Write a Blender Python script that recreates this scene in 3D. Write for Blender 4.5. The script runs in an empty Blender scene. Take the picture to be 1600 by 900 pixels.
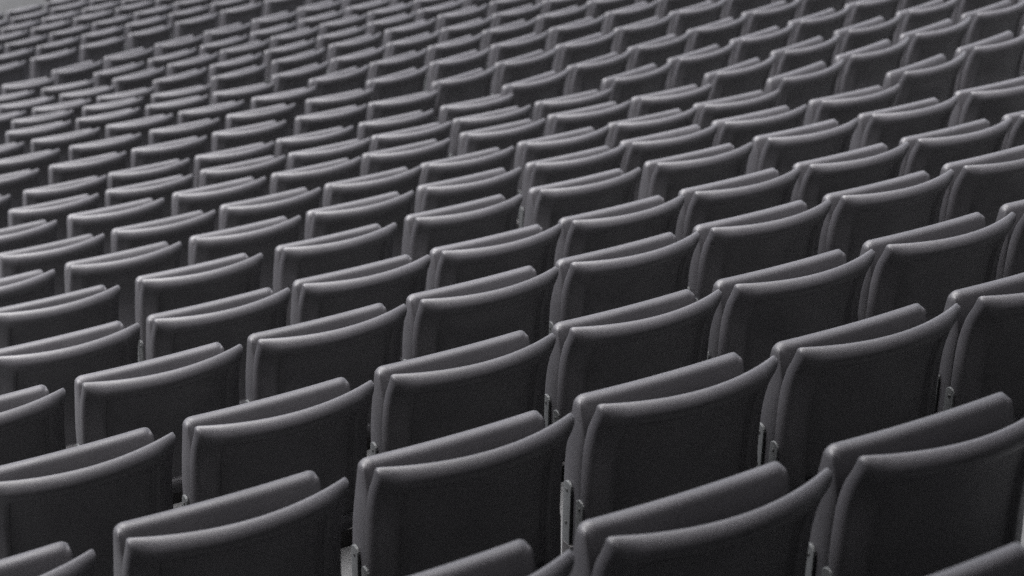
import bpy, bmesh, math, random
from mathutils import Vector, Matrix
random.seed(7)
sc = bpy.context.scene
R = math.radians
C = sc.collection

# ------------------------------------------------------------------ scale and datum
S = 1.1            # survey units -> metres
Z0 = 7.2           # lifts the whole bowl so that the field level is near zero

# ------------------------------------------------------------------ camera
yaw, pitch = 0.52102, 0.44866
cam_d = bpy.data.cameras.new('camera')
cam = bpy.data.objects.new('camera', cam_d); C.objects.link(cam); sc.camera = cam
cam.location = (0.0, -2.960076*S, 1.949110*S + Z0)
cam.rotation_euler = (math.pi/2 - pitch, 0.0, -yaw)
cam_d.sensor_width = 36.0
cam_d.lens = 3265.64/1600*36.0
cam_d.clip_start = 0.05; cam_d.clip_end = 600.0
cam_d.dof.use_dof = True
cam_d.dof.focus_distance = 5.3
cam_d.dof.aperture_fstop = 4.2
cam_d.dof.aperture_blades = 9

# ------------------------------------------------------------------ world, sun, exposure
SUN_EL, SUN_AZ = R(74), R(-94)      # azimuth from +Y, positive toward +X
w = bpy.data.worlds.new('World'); sc.world = w; w.use_nodes = True
nt = w.node_tree; nt.nodes.clear()
sky = nt.nodes.new('ShaderNodeTexSky'); sky.sky_type = 'NISHITA'; sky.sun_disc = False
sky.sun_elevation = SUN_EL; sky.sun_rotation = SUN_AZ
sky.air_density = 1.0; sky.dust_density = 4.0; sky.ozone_density = 1.0
hs = nt.nodes.new('ShaderNodeHueSaturation'); hs.inputs['Saturation'].default_value = 0.30   # overcast: nearly colourless
bg = nt.nodes.new('ShaderNodeBackground'); bg.inputs['Strength'].default_value = 0.05
out = nt.nodes.new('ShaderNodeOutputWorld')
nt.links.new(sky.outputs[0], hs.inputs['Color']); nt.links.new(hs.outputs[0], bg.inputs[0]); nt.links.new(bg.outputs[0], out.inputs[0])
sd = bpy.data.lights.new('sun', 'SUN'); sd.energy = 1.5; sd.angle = R(55); sd.color = (1.0, 0.992, 0.985)
so = bpy.data.objects.new('sun', sd); C.objects.link(so)
dv = Vector((math.sin(SUN_AZ)*math.cos(SUN_EL), math.cos(SUN_AZ)*math.cos(SUN_EL), math.sin(SUN_EL)))
so.rotation_euler = dv.to_track_quat('Z', 'Y').to_euler(); so.location = (0, 8, 14)
sc.view_settings.view_transform = 'Standard'; sc.view_settings.look = 'None'
sc.view_settings.exposure = 3.25; sc.view_settings.gamma = 1.0
sc.cycles.max_bounces = 8
sc.cycles.use_denoising = False

ROOF_Y, ROOF_H = -0.8, 8.0
# ------------------------------------------------------------------ materials
def mat(name, col, rough, nscale=0, namp=0.0, bump=0.0, bscale=400, metal=0.0, spec=0.5, rnd=0.0, big=0.0, bigscale=2.0):
    m = bpy.data.materials.new(name); m.use_nodes = True
    t = m.node_tree; b = t.nodes['Principled BSDF']
    b.inputs['Roughness'].default_value = rough; b.inputs['Metallic'].default_value = metal
    b.inputs['Specular IOR Level'].default_value = spec
    tc = t.nodes.new('ShaderNodeTexCoord')
    val = t.nodes.new('ShaderNodeValue'); val.outputs[0].default_value = 1.0
    cur = val.outputs[0]
    def mul(a, bb):
        n = t.nodes.new('ShaderNodeMath'); n.operation = 'MULTIPLY'
        t.links.new(a, n.inputs[0]); t.links.new(bb, n.inputs[1]); return n.outputs[0]
    def noise(scale, amp, detail, vec):
        n = t.nodes.new('ShaderNodeTexNoise'); n.inputs['Scale'].default_value = scale; n.inputs['Detail'].default_value = detail
        t.links.new(vec, n.inputs['Vector'])
        r = t.nodes.new('ShaderNodeMapRange'); r.inputs['From Min'].default_value = 0.25; r.inputs['From Max'].default_value = 0.75
        r.inputs['To Min'].default_value = 1-amp; r.inputs['To Max'].default_value = 1+amp
        t.links.new(n.outputs['Fac'], r.inputs['Value']); return r.outputs[0]
    oi = t.nodes.new('ShaderNodeObjectInfo')
    add = t.nodes.new('ShaderNodeVectorMath'); add.operation = 'ADD'
    comb = t.nodes.new('ShaderNodeCombineXYZ')
    mm = t.nodes.new('ShaderNodeMath'); mm.operation = 'MULTIPLY'; mm.inputs[1].default_value = 50.0
    t.links.new(oi.outputs['Random'], mm.inputs[0])
    for i in range(3): t.links.new(mm.outputs[0], comb.inputs[i])
    t.links.new(tc.outputs['Object'], add.inputs[0]); t.links.new(comb.outputs[0], add.inputs[1])
    vec = add.outputs[0]
    if namp: cur = mul(cur, noise(nscale, namp, 3, vec))
    if big: cur = mul(cur, noise(bigscale, big, 5, vec))
    if rnd:
        r = t.nodes.new('ShaderNodeMapRange'); r.inputs['To Min'].default_value = 1-rnd; r.inputs['To Max'].default_value = 1+rnd
        t.links.new(oi.outputs['Random'], r.inputs['Value']); cur = mul(cur, r.outputs[0])
    vm = t.nodes.new('ShaderNodeVectorMath'); vm.operation = 'SCALE'; vm.inputs[0].default_value = col
    t.links.new(cur, vm.inputs['Scale']); t.links.new(vm.outputs[0], b.inputs['Base Color'])
    if bump:
        n = t.nodes.new('ShaderNodeTexNoise'); n.inputs['Scale'].default_value = bscale; n.inputs['Detail'].default_value = 2
        t.links.new(vec, n.inputs['Vector'])
        bp = t.nodes.new('ShaderNodeBump'); bp.inputs['Strength'].default_value = bump; bp.inputs['Distance'].default_value = 0.001
        t.links.new(n.outputs['Fac'], bp.inputs['Height']); t.links.new(bp.outputs[0], b.inputs['Normal'])
        if namp:
            rr = noise(9, 0.14, 3, vec); q = t.nodes.new('ShaderNodeMath'); q.operation = 'MULTIPLY'; q.inputs[1].default_value = rough
            t.links.new(rr, q.inputs[0]); t.links.new(q.outputs[0], b.inputs['Roughness'])
    return m
M_SEAT = mat('grey_seat_plastic', (0.0356, 0.0341, 0.0382), 0.55, 520, 0.22, 0.35, 700, rnd=0.08, big=0.14, bigscale=8)
M_METAL = mat('painted_steel_strap', (0.064, 0.066, 0.068), 0.5, 160, 0.12, 0.2, 300, metal=0.0)
M_SCREW = mat('dark_screw', (0.02, 0.02, 0.02), 0.5)
M_RAIL = mat('dark_painted_steel', (0.035, 0.033, 0.034), 0.6, 200, 0.15, 0.2, 300)
M_CONC = mat('worn_concrete', (0.060, 0.060, 0.062), 0.9, 260, 0.35, 0.8, 180, big=0.18, bigscale=3.0)
M_FLOOR = mat('field_level_concrete', (0.007, 0.007, 0.0073), 0.9, 30, 0.25, 0.6, 60, big=0.6, bigscale=2.2)
M_BLACK = mat('black_post_paint', (0.012, 0.012, 0.012), 0.5)

# ------------------------------------------------------------------ mesh helpers
def link_mesh(name, me, material, parent=None):
    o = bpy.data.objects.new(name, me); C.objects.link(o)
    if material and not me.materials: me.materials.append(material)
    if parent: o.parent = parent
    return o
def finish(me, smooth=True):
    for p in me.polygons: p.use_smooth = smooth
    me.update(); return me
def from_py(name, vs, fs, smooth=True):
    me = bpy.data.meshes.new(name); me.from_pydata([tuple(v) for v in vs], [], fs); me.validate()
    return finish(me, smooth)

def interp(tab, v):
    # smooth (cosine-free) monotone Catmull-Rom interpolation through a table of (v, y)
    if v <= tab[0][0]: return tab[0][1]
    if v >= tab[-1][0]: return tab[-1][1]
    for i in range(len(tab)-1):
        if tab[i][0] <= v <= tab[i+1][0]:
            x0, y0 = tab[i]; x1, y1 = tab[i+1]
            m0 = (y1-tab[i-1][1])/(x1-tab[i-1][0]) if i > 0 else (y1-y0)/(x1-x0)
            m1 = (tab[i+2][1]-y0)/(tab[i+2][0]-x0) if i+2 < len(tab) else (y1-y0)/(x1-x0)
            h = x1-x0; t = (v-x0)/h
            return (2*t**3-3*t**2+1)*y0+(t**3-2*t**2+t)*h*m0+(-2*t**3+3*t**2)*y1+(t**3-t**2)*h*m1
def sm(a, b, x):
    t = max(0.0, min(1.0, (x-a)/(b-a))); return t*t*(3-2*t)
def rnd_prof(d, r):
    if d >= r: return 1.0
    return math.sqrt(max(0.0, 1-(1-d/r)**2))

def top_prof(d, r):
    # a small hard radius at the crest running out into a long soft shoulder
    return 0.26*rnd_prof(d, .012)+0.74*(1-(1-min(1.0, d/r))**2)
def side_prof(d, r):
    tight = 1.0 if d >= r else max(0.0, 1-(1-d/r)**2.8)**(1/2.8)
    return 0.94*tight+0.06*(1-(1-min(1.0, d/.05))**2)
def samples_1d(L, edge_pts, n_mid):
    """positions 0..L, dense near both ends"""
    e = [p for p in edge_pts]
    mid0 = e[-1]; out_ = e[:]
    for k in range(1, n_mid): out_.append(mid0+(L-2*mid0)*k/n_mid)
    out_ += [L-p for p in reversed(e)]
    return out_

def shell(name, W, H, back_prof, bulge, r_b, d_b, r_f, d_f, rec_b, rec_f, corner, us, vs_, side_r=None, z_drop=0.0, grow=0.0, ramp=0.0):
    """Closed moulded shell.  x across, z down from 0, mid surface y = back_prof(v) - bulge*(1-(2u/W-1)^2).
    'b' is the surface facing -y, 'f' the one facing +y."""
    side_r = side_r or r_b
    nu, nv = len(us), len(vs_)
    def pos(u, v, side):
        # round the outline corners (squircle mapping near the corner)
        uu, vv = u, v
        cx, cz = min(u, W-u), min(v, H-v)
        if cx < corner and cz < corner:
            ax, az = 1-cx/corner, 1-cz/corner
            m_ = max(ax, az); l = math.hypot(ax, az)
            k = m_/l if l > 1e-9 else 1
            nx, nz = 1-ax*k, 1-az*k
            uu = nx*corner if u < W/2 else W-nx*corner
            vv = nz*corner if v < H/2 else H-nz*corner
        t = 2*uu/W-1
        y = interp(back_prof, vv) - bulge*(1-t*t)*(1-0.25*vv/H)
        z = -vv - z_drop*(1-t*t)*(1-vv/H)
        du, dv_ = min(u, W-u), min(v, H-v)
        de = min(du, dv_)
        if side == 'b':
            off = d_b*(1+grow*v/H)*min(side_prof(du, side_r), (top_prof if v < H/2 else rnd_prof)(dv_, r_b if v < H/2 else .03))
            if rec_b: off -= rec_b[0]*sm(rec_b[1], rec_b[2], de)
            if ramp:   # the border swells gently toward the edge of the recess
                off += ramp*max(0, min(1, (dv_-.022)/.032))*max(0, min(1, (du-.012)/.02))
                off += .0065*max(0, min(1, (du-.012)/.042))*max(0, min(1, dv_/.03))
            y -= off
        else:
            off = d_f*rnd_prof(de, r_f)
            if rec_f: off -= rec_f[0]*sm(rec_f[1], rec_f[2], de)
            y += off
        return (uu-W/2, y, z)
    verts, faces = [], []
    idb, idf = {}, {}
    for j, v in enumerate(vs_):
        for i, u in enumerate(us):
            idb[i, j] = len(verts); verts.append(pos(u, v, 'b'))
    for j, v in enumerate(vs_):
        for i, u in enumerate(us):
            if i in (0, nu-1) or j in (0, nv-1): idf[i, j] = idb[i, j]
            else: idf[i, j] = len(verts); verts.append(pos(u, v, 'f'))
    for j in range(nv-1):
        for i in range(nu-1):
            faces.append((idb[i, j], idb[i, j+1], idb[i+1, j+1], idb[i+1, j]))
            faces.append((idf[i, j], idf[i+1, j], idf[i+1, j+1], idf[i, j+1]))
    return from_py(name, verts, faces)

BACK_H, BACK_W = 0.425, 0.4628
BACK_PROF = [(0, 0.0), (0.03, 0.012), (0.076, 0.036), (0.12, 0.050), (0.16, 0.057), (0.256, 0.063), (0.425, 0.060)]
PAN_W, PAN_H = 0.4344, 0.42
PAN_PROF = [(0, 0.114), (0.08, 0.132), (0.16, 0.149), (0.22, 0.155), (0.30, 0.156), (0.42, 0.150)]
def build_shells(hi):
    if hi:
        e = [0, .0010, .003, .006, .010, .015, .022, .031, .042, .0535, .057, .0605, .0645, .078]
        us = samples_1d(BACK_W, e, 14); vs = samples_1d(BACK_H, e, 9)
        e2 = [0, .0012, .004, .008, .0125, .018, .025, .036, .050, .068, .09]
        us2 = samples_1d(PAN_W, e2, 10); vs2 = samples_1d(PAN_H, e2, 8)
    else:
        e = [0, .002, .007, .016, .034, .054, .064]
        us = samples_1d(BACK_W, e, 7); vs = samples_1d(BACK_H, e, 4)
        us2 = samples_1d(PAN_W, [0, .002, .009, .022, .045], 5); vs2 = samples_1d(PAN_H, [0, .002, .010, .026, .050, .085], 2)
    b = shell('backrest_shell', BACK_W, BACK_H, BACK_PROF, 0.056, .036, .025, .010, .006,
              (.012, .0545, .060), (.012, .02, .04), .009, us, vs, side_r=.008, ramp=.003 if hi else .001)
    # pan: mid surface sits at its far face, body grows toward the backrest
    p = shell('seat_pan_shell', PAN_W, PAN_H, PAN_PROF, 0.008, .16, .058, .010, .006,
              (.004, .10, .15), (.014, .03, .05), .021, us2, vs2, side_r=.008, grow=.45)
    return b, p
SH = {True: build_shells(True), False: build_shells(False)}
for pair in SH.values():
    pair[0].materials.append(M_SEAT); pair[1].materials.append(M_SEAT)

def strap_mesh(name, width, length, thick, n=7):
    """flat steel strap with a rounded top, lying in the y-z plane, top at z=0, thickness along x, soft edge"""
    out_ = []
    r = width/2
    for k in range(n+1):
        a = math.pi*k/n; out_.append((-r*math.cos(a), r*math.sin(a)-r))
    out_ += [(r, -length), (-r, -length)]
    verts, faces = [], []
    N = len(out_)
    cy_, cz_ = 0, -length/2
    rings = [(-thick/2, 1.0), (thick/2-.0008, 1.0), (thick/2, 0.93)]
    for x, s_ in rings:
        for (y, z) in out_: verts.append((x, y*s_, cz_+(z-cz_)*(1-(1-s_)*width/length)))
    for q in range(2):
        for k in range(N): faces.append((q*N+k, q*N+(k+1) % N, (q+1)*N+(k+1) % N, (q+1)*N+k))
    faces.append(tuple(range(N-1, -1, -1))); faces.append(tuple(range(2*N, 3*N)))
    me = from_py(name, verts, faces, False)
    return me
def bm_mesh(name, build, smooth=False):
    bm = bmesh.new(); build(bm); me = bpy.data.meshes.new(name)
    bmesh.ops.recalc_face_normals(bm, faces=bm.faces[:]); bm.to_mesh(me); bm.free(); return finish(me, smooth)
def add_box(bm, x0, x1, y0, y1, z0, z1, bev=0.0):
    v = [bm.verts.new((x, y, z)) for x in (x0, x1) for y in (y0, y1) for z in (z0, z1)]
    f = [bm.faces.new([v[i] for i in q]) for q in ((0, 1, 3, 2), (4, 6, 7, 5), (0, 4, 5, 1), (2, 3, 7, 6), (0, 2, 6, 4), (1, 5, 7, 3))]
    if bev:
        es = list({e_ for q in f for e_ in q.edges}); bmesh.ops.bevel(bm, geom=es, offset=bev, segments=2, affect='EDGES')
def add_cyl(bm, p0, p1, r0, r1=None, n=12):
    r1 = r0 if r1 is None else r1
    p0, p1 = Vector(p0), Vector(p1); d = (p1-p0).normalized(); a = d.orthogonal().normalized(); b = d.cross(a)
    A = [bm.verts.new(p0+(a*math.cos(t)+b*math.sin(t))*r0) for t in [2*math.pi*k/n for k in range(n)]]
    B = [bm.verts.new(p1+(a*math.cos(t)+b*math.sin(t))*r1) for t in [2*math.pi*k/n for k in range(n)]]
    for k in range(n): bm.faces.new((A[k], A[(k+1) % n], B[(k+1) % n], B[k]))
    bm.faces.new(A[::-1]); bm.faces.new(B)

ME_PLATE = strap_mesh('hinge_plate_strap', 0.031, 0.165, 0.006)
ME_BRACK = strap_mesh('back_bracket_strap', 0.030, 0.150, 0.006)
for m_ in (ME_PLATE, ME_BRACK): m_.materials.append(M_METAL)
ME_SCREW = bm_mesh('screw_head', lambda bm: (add_cyl(bm, (0, 0, 0), (0.0012, 0, 0), .0046, .0044, 10)), True); ME_SCREW.materials.append(M_SCREW)
def leg_build(bm):
    add_box(bm, -.004, .004, .112, .150, -.700, -.424)
    add_box(bm, -.014, .014, .096, .158, -.700, -.694)
ME_LEG = bm_mesh('support_leg_plate', leg_build); ME_LEG.materials.append(M_RAIL)
ME_BAR = bm_mesh('crossbar_tube', lambda bm: add_box(bm, -.5, .5, .052, .088, -.540, -.4405)); ME_BAR.materials.append(M_RAIL)

TOP = 0.70    # height of the backrest top above its tread
def make_seat(hi, detail):
    """Empty at floor level; children are modelled with the top of the backrest at z=0."""
    root = bpy.data.objects.new('stadium_seat', None); C.objects.link(root)
    root.empty_display_size = 0.1
    b, p = SH[hi]
    def kid(name, me, loc=(0, 0, 0), rot=(0, 0, 0), parent=root, top=True):
        o = bpy.data.objects.new(name, me); C.objects.link(o); o.parent = parent
        o.location = (loc[0], loc[1], loc[2]+(TOP if top else 0)); o.rotation_euler = rot; return o
    kid('backrest', b)
    kid('seat_pan', p, (0, 0, -.040))
    for s_ in (-1, 1):
        rz = math.pi if s_ > 0 else 0
        # straps lie against the outer side faces: mesh +x is the outer face, so the left one is turned
        pl = kid('hinge_plate', ME_PLATE, (s_*(PAN_W/2+.0035), .133, -.262), (R(-2.0), 0, math.pi if s_ < 0 else 0))
        br = kid('back_bracket', ME_BRACK, (s_*(BACK_W/2+.0010), .062, -.272), (R(-1.0), 0, math.pi if s_ < 0 else 0))
        if detail:
            for zz in (-.022, -.108): kid('screw', ME_SCREW, (.003, 0, zz), parent=pl, top=False)
            for zz in (-.022, -.100): kid('screw', ME_SCREW, (.003, 0, zz), parent=br, top=False)
        kid('support_leg', ME_LEG, (s_*.221, 0, 0))
    kid('crossbar', ME_BAR)
    return root
PROTO = {}
used = set()
def copy_tree(o, parent=None):
    c = o.copy(); C.objects.link(c); c.parent = parent
    for ch in list(o.children): copy_tree(ch, c)
    return c
for key in ((True, True), (False, False)): PROTO[key] = make_seat(*key)

# ------------------------------------------------------------------ the rows of the bowl
# straight block: row -> (x of seat 0, y, z, pitch), all in survey units
D_, H_ = 0.728405, -0.236064
W_ = 0.420769
PHI, G_, DZ, PT = 0.197714, 0.020771, 0.046740, 0.033323
near_rows = {-2: (1.35, -1.3676, 0.4850, 0.4800),
    -1: (0.9803, -0.6992, 0.2361, 0.4837),
    0: (0.9445, 0.0207, 0.0, 0.4788),
    1: (0.8738, 0.7271, -0.2361, 0.4664),
    2: (1.3288, 1.4641, -0.4721, 0.4658),
    3: (1.2993, 2.1609, -0.7082, 0.4645),
    4: (1.4938, 2.9033, -0.9443, 0.4964)}
bend_rows = {   # row -> (x of last straight seat, y, z, pitch)
    5: (5.3049, 3.6352, -1.1884, 0.4753), 6: (5.2100, 4.3571, -1.4270, 0.4691), 7: (5.3595, 5.1055, -1.6635, 0.4852),
    8: (5.2295, 5.8325, -1.8987, 0.4735), 9: (5.0045, 6.5302, -2.1269, 0.4735), 10: (4.9475, 7.2907, -2.3387, 0.4814),
    11: (4.8567, 8.0158, -2.5457, 0.4940), 12: (4.8035, 8.7375, -2.7535, 0.4800), 13: (4.8513, 9.4742, -2.9628, 0.4830),
    14: (4.6745, 10.2039, -3.1770, 0.5058), 15: (4.5078, 10.9152, -3.3941, 0.4857), 16: (4.4536, 11.6469, -3.6034, 0.4794),
    17: (4.5328, 12.3842, -3.8036, 0.4917), 18: (4.4301, 13.1138, -4.0005, 0.4880)}
far_rows = {    # beyond the cross aisle: row -> (a, b, z, pitch) in the frame of the turned block
    19: (1.0161, 1.2114, -4.2987, 0.5103), 20: (1.4810, 1.9663, -4.4871, 0.4873), 21: (1.5444, 2.7155, -4.6737, 0.4835),
    22: (2.2295, 3.4650, -4.8580, 0.4950), 23: (2.2570, 4.1818, -5.0459, 0.4869), 24: (2.7686, 4.9254, -5.2279, 0.4922),
    25: (3.1000, 5.6650, -5.4090, 0.4900)}
UX = Vector((math.cos(PHI), math.sin(PHI), 0)); UN = Vector((-math.sin(PHI), math.cos(PHI), 0))
O18 = Vector((4.35, 18*D_, 0))

# seats that sit a little off their row's regular spacing: (row, seats before the bend) -> shift along the row
NUDGE = {(5, -3): 0.011, (5, -2): -0.011, (5, -1): -0.029, (6, -3): -0.016, (7, -4): -0.011, (7, -3): -0.033, (8, -4): 0.01, (8, -2): -0.014, (8, -1): -0.02, (9, -5): 0.025, (9, -2): -0.013, (9, 0): 0.03, (10, -4): 0.01, (10, -1): 0.028, (10, 0): 0.01, (11, 0): 0.03, (12, 0): 0.02, (13, -3): 0.012}
seats = []    # (row, left corner in survey units, heading, pitch, block)
for r in sorted(near_rows):
    x0, y, z, P = near_rows[r]
    lim = 5.31+0.075*(5-r)
    n = -9
    while x0+n*P <= lim+P*0.5:
        seats.append((r, Vector((x0+n*P, y, z)), 0.0, P, 'A')); last = x0+n*P; n += 1
    for k in range(1, 30):
        L = (k-1)*P*(1+PT)+G_
        seats.append((r, Vector((last+0.9*P, y, z+DZ))+UX*L, PHI, P*(1+PT), 'B'))
for r in sorted(bend_rows):
    xk, y, z, P = bend_rows[r]
    if r >= 9: z += .012
    for n in range(-20, 1): seats.append((r, Vector((xk+n*P+NUDGE.get((r, n), 0), y, z)), 0.0, P, 'A', NUDGE.get((r, n), 0)*S))
    for k in range(1, 40):
        L = (k-1)*P*(1+PT)+G_
        seats.append((r, Vector((xk+0.9*P, y, z+DZ))+UX*L, PHI, P*(1+PT), 'B'))
for r in sorted(far_rows):
    a, b, z, P = far_rows[r]
    z += .012
    for k in range(-12, 30): seats.append((r, O18+UX*(a+k*P)+UN*b+Vector((0, 0, z)), PHI, P, 'F'))

# which of them the photograph shows (the others are simply not built)
cp, sp, cy, sy = math.cos(pitch), math.sin(pitch), math.cos(yaw), math.sin(yaw)
CF = Vector((sy*cp, cy*cp, -sp)); CR = Vector((cy, -sy, 0)); CU = CR.cross(CF)
CL = Vector((0, -2.960076*S, 1.949110*S))
def px(P3):
    v = P3-CL; z = v.dot(CF)
    if z < 0.3: return None
    return (800+3265.64*v.dot(CR)/z, 450-3265.64*v.dot(CU)/z)
def in_frame(q, m=0): return q is not None and -m <= q[0] <= 1600+m and -m <= q[1] <= 900+m
ORD = ('zeroth first second third fourth fifth sixth seventh eighth ninth tenth eleventh twelfth thirteenth fourteenth '
       'fifteenth sixteenth seventeenth eighteenth nineteenth twentieth twenty-first twenty-second twenty-third twenty-fourth '
       'twenty-fifth twenty-sixth twenty-seventh twenty-eighth twenty-ninth thirtieth').split()
chosen = []
for (r, L, hd, P, blk, *nd) in seats:
    u = Vector((math.cos(hd), math.sin(hd), 0)); nrm = Vector((-math.sin(hd), math.cos(hd), 0))
    L3 = L*S
    pts = []
    for k in range(0, 9):
        for (dy, dz) in ((-.02, 0), (.114, -.04), (.04, -.10), (.09, -.28)):
            pts.append(px(L3+u*(BACK_W*k/8)+nrm*dy+Vector((0, 0, dz))))
    if any(in_frame(q, 2) for q in pts):
        shown = sum(in_frame(q, -3) for q in pts)
        chosen.append((r, L3, hd, P*S, blk, pts[16][0] if pts[16] else 0, shown, nd[0] if nd else 0.0))
chosen = [c for c in chosen if c[6] >= 1]
rows_present = sorted({c[0] for c in chosen})
count = 0
info = []
for r in rows_present:
    rowc = sorted([c for c in chosen if c[0] == r], key=lambda c: c[5])
    mA = mB = 0
    nA = sum(c[4] == 'A' for c in rowc)
    for c in rowc:
        if c[4] == 'A': mA += 1; pos = (mA, 'A')
        else: mB += 1; pos = (mB, 'B' if nA else 'C')
        info.append((c, pos))
first_row = rows_present[0]
for (r, L3, hd, P, blk, _, shown, nudge), (m_, where) in info:
    key = (True, True) if r <= 4 else (False, False)
    if key not in used: root = PROTO[key]; used.add(key)
    else: root = copy_tree(PROTO[key])
    u = Vector((math.cos(hd), math.sin(hd), 0))
    base = L3+u*(BACK_W/2)
    root.location = (base.x, base.y, base.z-TOP+Z0)
    root.rotation_euler = (0, 0, hd+R(random.uniform(-.35, .35)))
    bar_dx = (P-BACK_W)/2-nudge
    for ch in root.children:
        if ch.name.startswith('seat_pan'):
            # the pan tips about its hinge, low down; small differences from seat to seat
            a = R(random.uniform(-1.1, 1.1)) + (R(-6) if r == 18 else 0)
            hinge = Vector((0, .15, TOP-.40))
            ch.rotation_euler = (a, 0, 0)
            off = Matrix.Rotation(a, 3, 'X') @ (Vector((0, 0, TOP-.04))-hinge)
            ch.location = hinge+off
        elif ch.name.startswith('crossbar'):
            ch.scale = (P-.002, 1, 1); ch.location.x = bar_dx
    rn = r-first_row+1
    if r >= 19: rowtxt = 'in %s row beyond cross aisle' % ORD[r-18]
    elif r == 18: rowtxt = 'in last row before cross aisle'
    else: rowtxt = 'in %s row from bottom' % ORD[rn]
    if where == 'A': lab = 'folded grey seat, %s from left %s' % (ORD[m_], rowtxt)
    elif where == 'B': lab = 'folded grey seat, %s past the bend %s' % (ORD[m_], rowtxt)
    else: lab = 'folded grey seat, %s from left %s' % (ORD[m_], rowtxt)
    root['label'] = lab; root['category'] = 'stadium seat'
    root['group'] = 'folded grey seats in rows down the stand'
    count += 1
for key in PROTO:
    if key not in used:
        for ch in list(PROTO[key].children): bpy.data.objects.remove(ch)
        bpy.data.objects.remove(PROTO[key])
print('seats', count, 'rows', len(rows_present), {r: sum(c[0][0] == r for c in info) for r in rows_present})

# ------------------------------------------------------------------ concrete steps of the bowl
def step_mesh(poly, zt, zb):
    """prism over a convex plan polygon with a worn, slightly rounded front edge"""
    def b(bm):
        top = [bm.verts.new((x, y, zt)) for x, y in poly]; bot = [bm.verts.new((x, y, zb)) for x, y in poly]
        n = len(poly)
        ft = bm.faces.new(top); bm.faces.new(bot[::-1])
        for k in range(n): bm.faces.new((top[k], bot[k], bot[(k+1) % n], top[(k+1) % n]))
        bmesh.ops.bevel(bm, geom=list(ft.edges), offset=.006, segments=2, affect='EDGES')
    return bm_mesh('terrace_step_prism', b)
def struct(name, me, m):
    o = link_mesh(name, me, m); o['kind'] = 'structure'; return o
BENDX = {}
for r in range(-3, 19):
    if r in bend_rows: xk, y, z, P = bend_rows[r]
    elif r in near_rows:
        x0, y, z, P = near_rows[r]; xk = 5.31+0.075*(5-r)
    else: xk, y, z, P = 5.9, r*D_, r*H_, .48
    BENDX[r] = (xk, y, z)
# regular radial boundary between the two blocks
def bx(r): return (5.50+0.47-0.072*r if r < 99 else 0)
GAP = .0015
rr = list(range(-3, 19))
for r in rr:
    _, y, z = BENDX[r]
    y1 = BENDX[r+1][1] if r+1 in BENDX else y+D_
    x_a, x_b = bx(r), bx(r+1)
    ya, yb = (y-.010)*S+GAP, (y1-.010)*S-GAP
    zt = z*S-TOP+Z0
    x_left = -8.0
    poly = [(x_left, ya), (x_a*S-GAP, ya), (x_b*S-GAP, yb), (x_left, yb)]
    if r == 18:
        pass
    else:
        struct('terrace_step', step_mesh(poly, zt, zt-.9), M_CONC)
    # turned block, same row, a little higher
    far = 30.0
    Ax, Ay = x_a*S+GAP, ya; Bx, By = x_b*S+GAP, yb
    poly = [(Ax, Ay), (Ax+UX.x*far, Ay+UX.y*far), (Bx+UX.x*far, By+UX.y*far), (Bx, By)]
    if r < 18: struct('terrace_step', step_mesh(poly, zt+DZ*S, zt-.9), M_CONC)
# last row before the aisle, the aisle and the steps beyond it, all in the turned frame
def turned_poly(a0, a1, b0, b1):
    return [tuple(((O18+UX*a+UN*b)*S).to_2d()) for a, b in ((a0, b0), (a1, b0), (a1, b1), (a0, b1))]
far_b = {18: (-0.010, -3.984), **{r: (far_rows[r][1], far_rows[r][2]) for r in far_rows}}
ks = sorted(far_b)
A0, A1 = -12.0, 26.0
for r in ks:
    b0, z = far_b[r]
    b1 = far_b[r+1][0] if r+1 in far_b else b0+1.1
    zt = z*S-TOP+Z0
    if r == 18:
        struct('terrace_step', step_mesh(turned_poly(A0, A1, b0-.010+GAP, b0+.42), zt, zt-.9), M_CONC)
        b0 = b0+.42+GAP; zt = far_b[19][1]*S-TOP+Z0+.10
        struct('cross_aisle', step_mesh(turned_poly(A0, A1, b0, b1-.012), zt, zt-.9), M_CONC)
        continue
    struct('terrace_step', step_mesh(turned_poly(A0, A1, b0-.010+GAP, b1-.010-GAP), zt, zt-.9), M_CONC)
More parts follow.
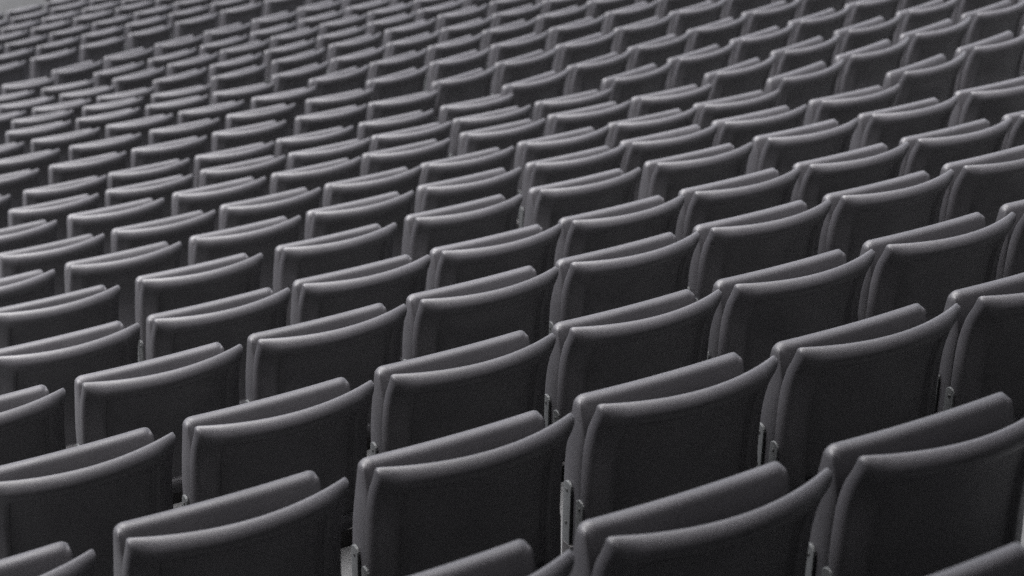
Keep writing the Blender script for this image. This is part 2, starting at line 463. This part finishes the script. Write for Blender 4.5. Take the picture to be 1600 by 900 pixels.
# unseen roof, beams and rear wall, added to keep the seat backs in shade
M_ROOF = mat('shade_roof_dark', (0.035, 0.035, 0.037), 0.8, 3, 0.15, 0.2, 20)
M_WALL = mat('shade_wall_dark', (0.05, 0.05, 0.052), 0.85, 4, 0.15, 0.2, 30)
RX0, RX1, RY0, RY1, RZ = -45.0, 60.0, -20.0, ROOF_Y, Z0+ROOF_H
def roof_b(bm):
    add_box(bm, RX0, RX1, RY0, RY1, RZ, RZ+.35)
struct('unseen_shade_roof', bm_mesh('shade_roof_slab', roof_b), M_ROOF)
def beam_b(bm):
    x = RX0+2
    while x < RX1:
        add_box(bm, x-.15, x+.15, RY0+.35, RY1-.3, RZ-.6, RZ-.003); x += 6.0
    add_box(bm, RX0, RX1, RY1-.25, RY1-.01, RZ-.9, RZ-.003)
struct('unseen_shade_beams', bm_mesh('shade_beam_set', beam_b), M_ROOF)
def wall_b(bm): add_box(bm, RX0, RX1, RY0-.3, RY0-.003, -1.0+Z0-6, RZ+.35)  # added out of view, closes off light from behind
struct('unseen_shade_wall', bm_mesh('shade_wall_slab', wall_b), M_WALL)
# unseen upper steps, added behind the camera with the shading roof and wall
for k in range(4, 22):
    y0, zt = (-k*D_-.010)*S, k*(-H_)*S-TOP+Z0
    if k == 21: break
    poly = [(RX0, y0+GAP), (RX1, y0+GAP), (RX1, y0+D_*S-GAP), (RX0, y0+D_*S-GAP)]
    struct('terrace_step', step_mesh(poly, zt, zt-.9), M_CONC)
# field-level ground
zg = far_b[25][1]*S-TOP+Z0-.35
def gb(bm):
    n = 24
    g = [[bm.verts.new((-150+350*i/n, -60+360*j/n, zg)) for j in range(n+1)] for i in range(n+1)]
    for i in range(n):
        for j in range(n): bm.faces.new((g[i][j], g[i+1][j], g[i+1][j+1], g[i][j+1]))
struct('ground', bm_mesh('ground_sheet', gb), M_FLOOR)

# black post standing on the ground just beyond the last row
def ray_to(x, y, zz):
    v = CR*((x-800)/3265.64) - CU*((y-450)/3265.64) + CF
    t = (zz-Z0-CL.z)/v.z
    return CL+v*t+Vector((0, 0, Z0))
pp = ray_to(77, 10, zg)
post = bpy.data.objects.new('barrier_post', None); C.objects.link(post); post.location = (pp.x, pp.y, zg)
post['label'] = 'thin black post standing on the floor beyond the farthest row, upper left'; post['category'] = 'post'
o = link_mesh('pole', bm_mesh('post_pole', lambda bm: add_cyl(bm, (0, 0, .01), (0, 0, 1.1), .042, .042, 14), True), M_BLACK, post)
o = link_mesh('base_plate', bm_mesh('post_base', lambda bm: add_box(bm, -.07, .07, -.07, .07, 0, .012, .002)), M_BLACK, post)
print('ground z', zg, 'post', tuple(pp))
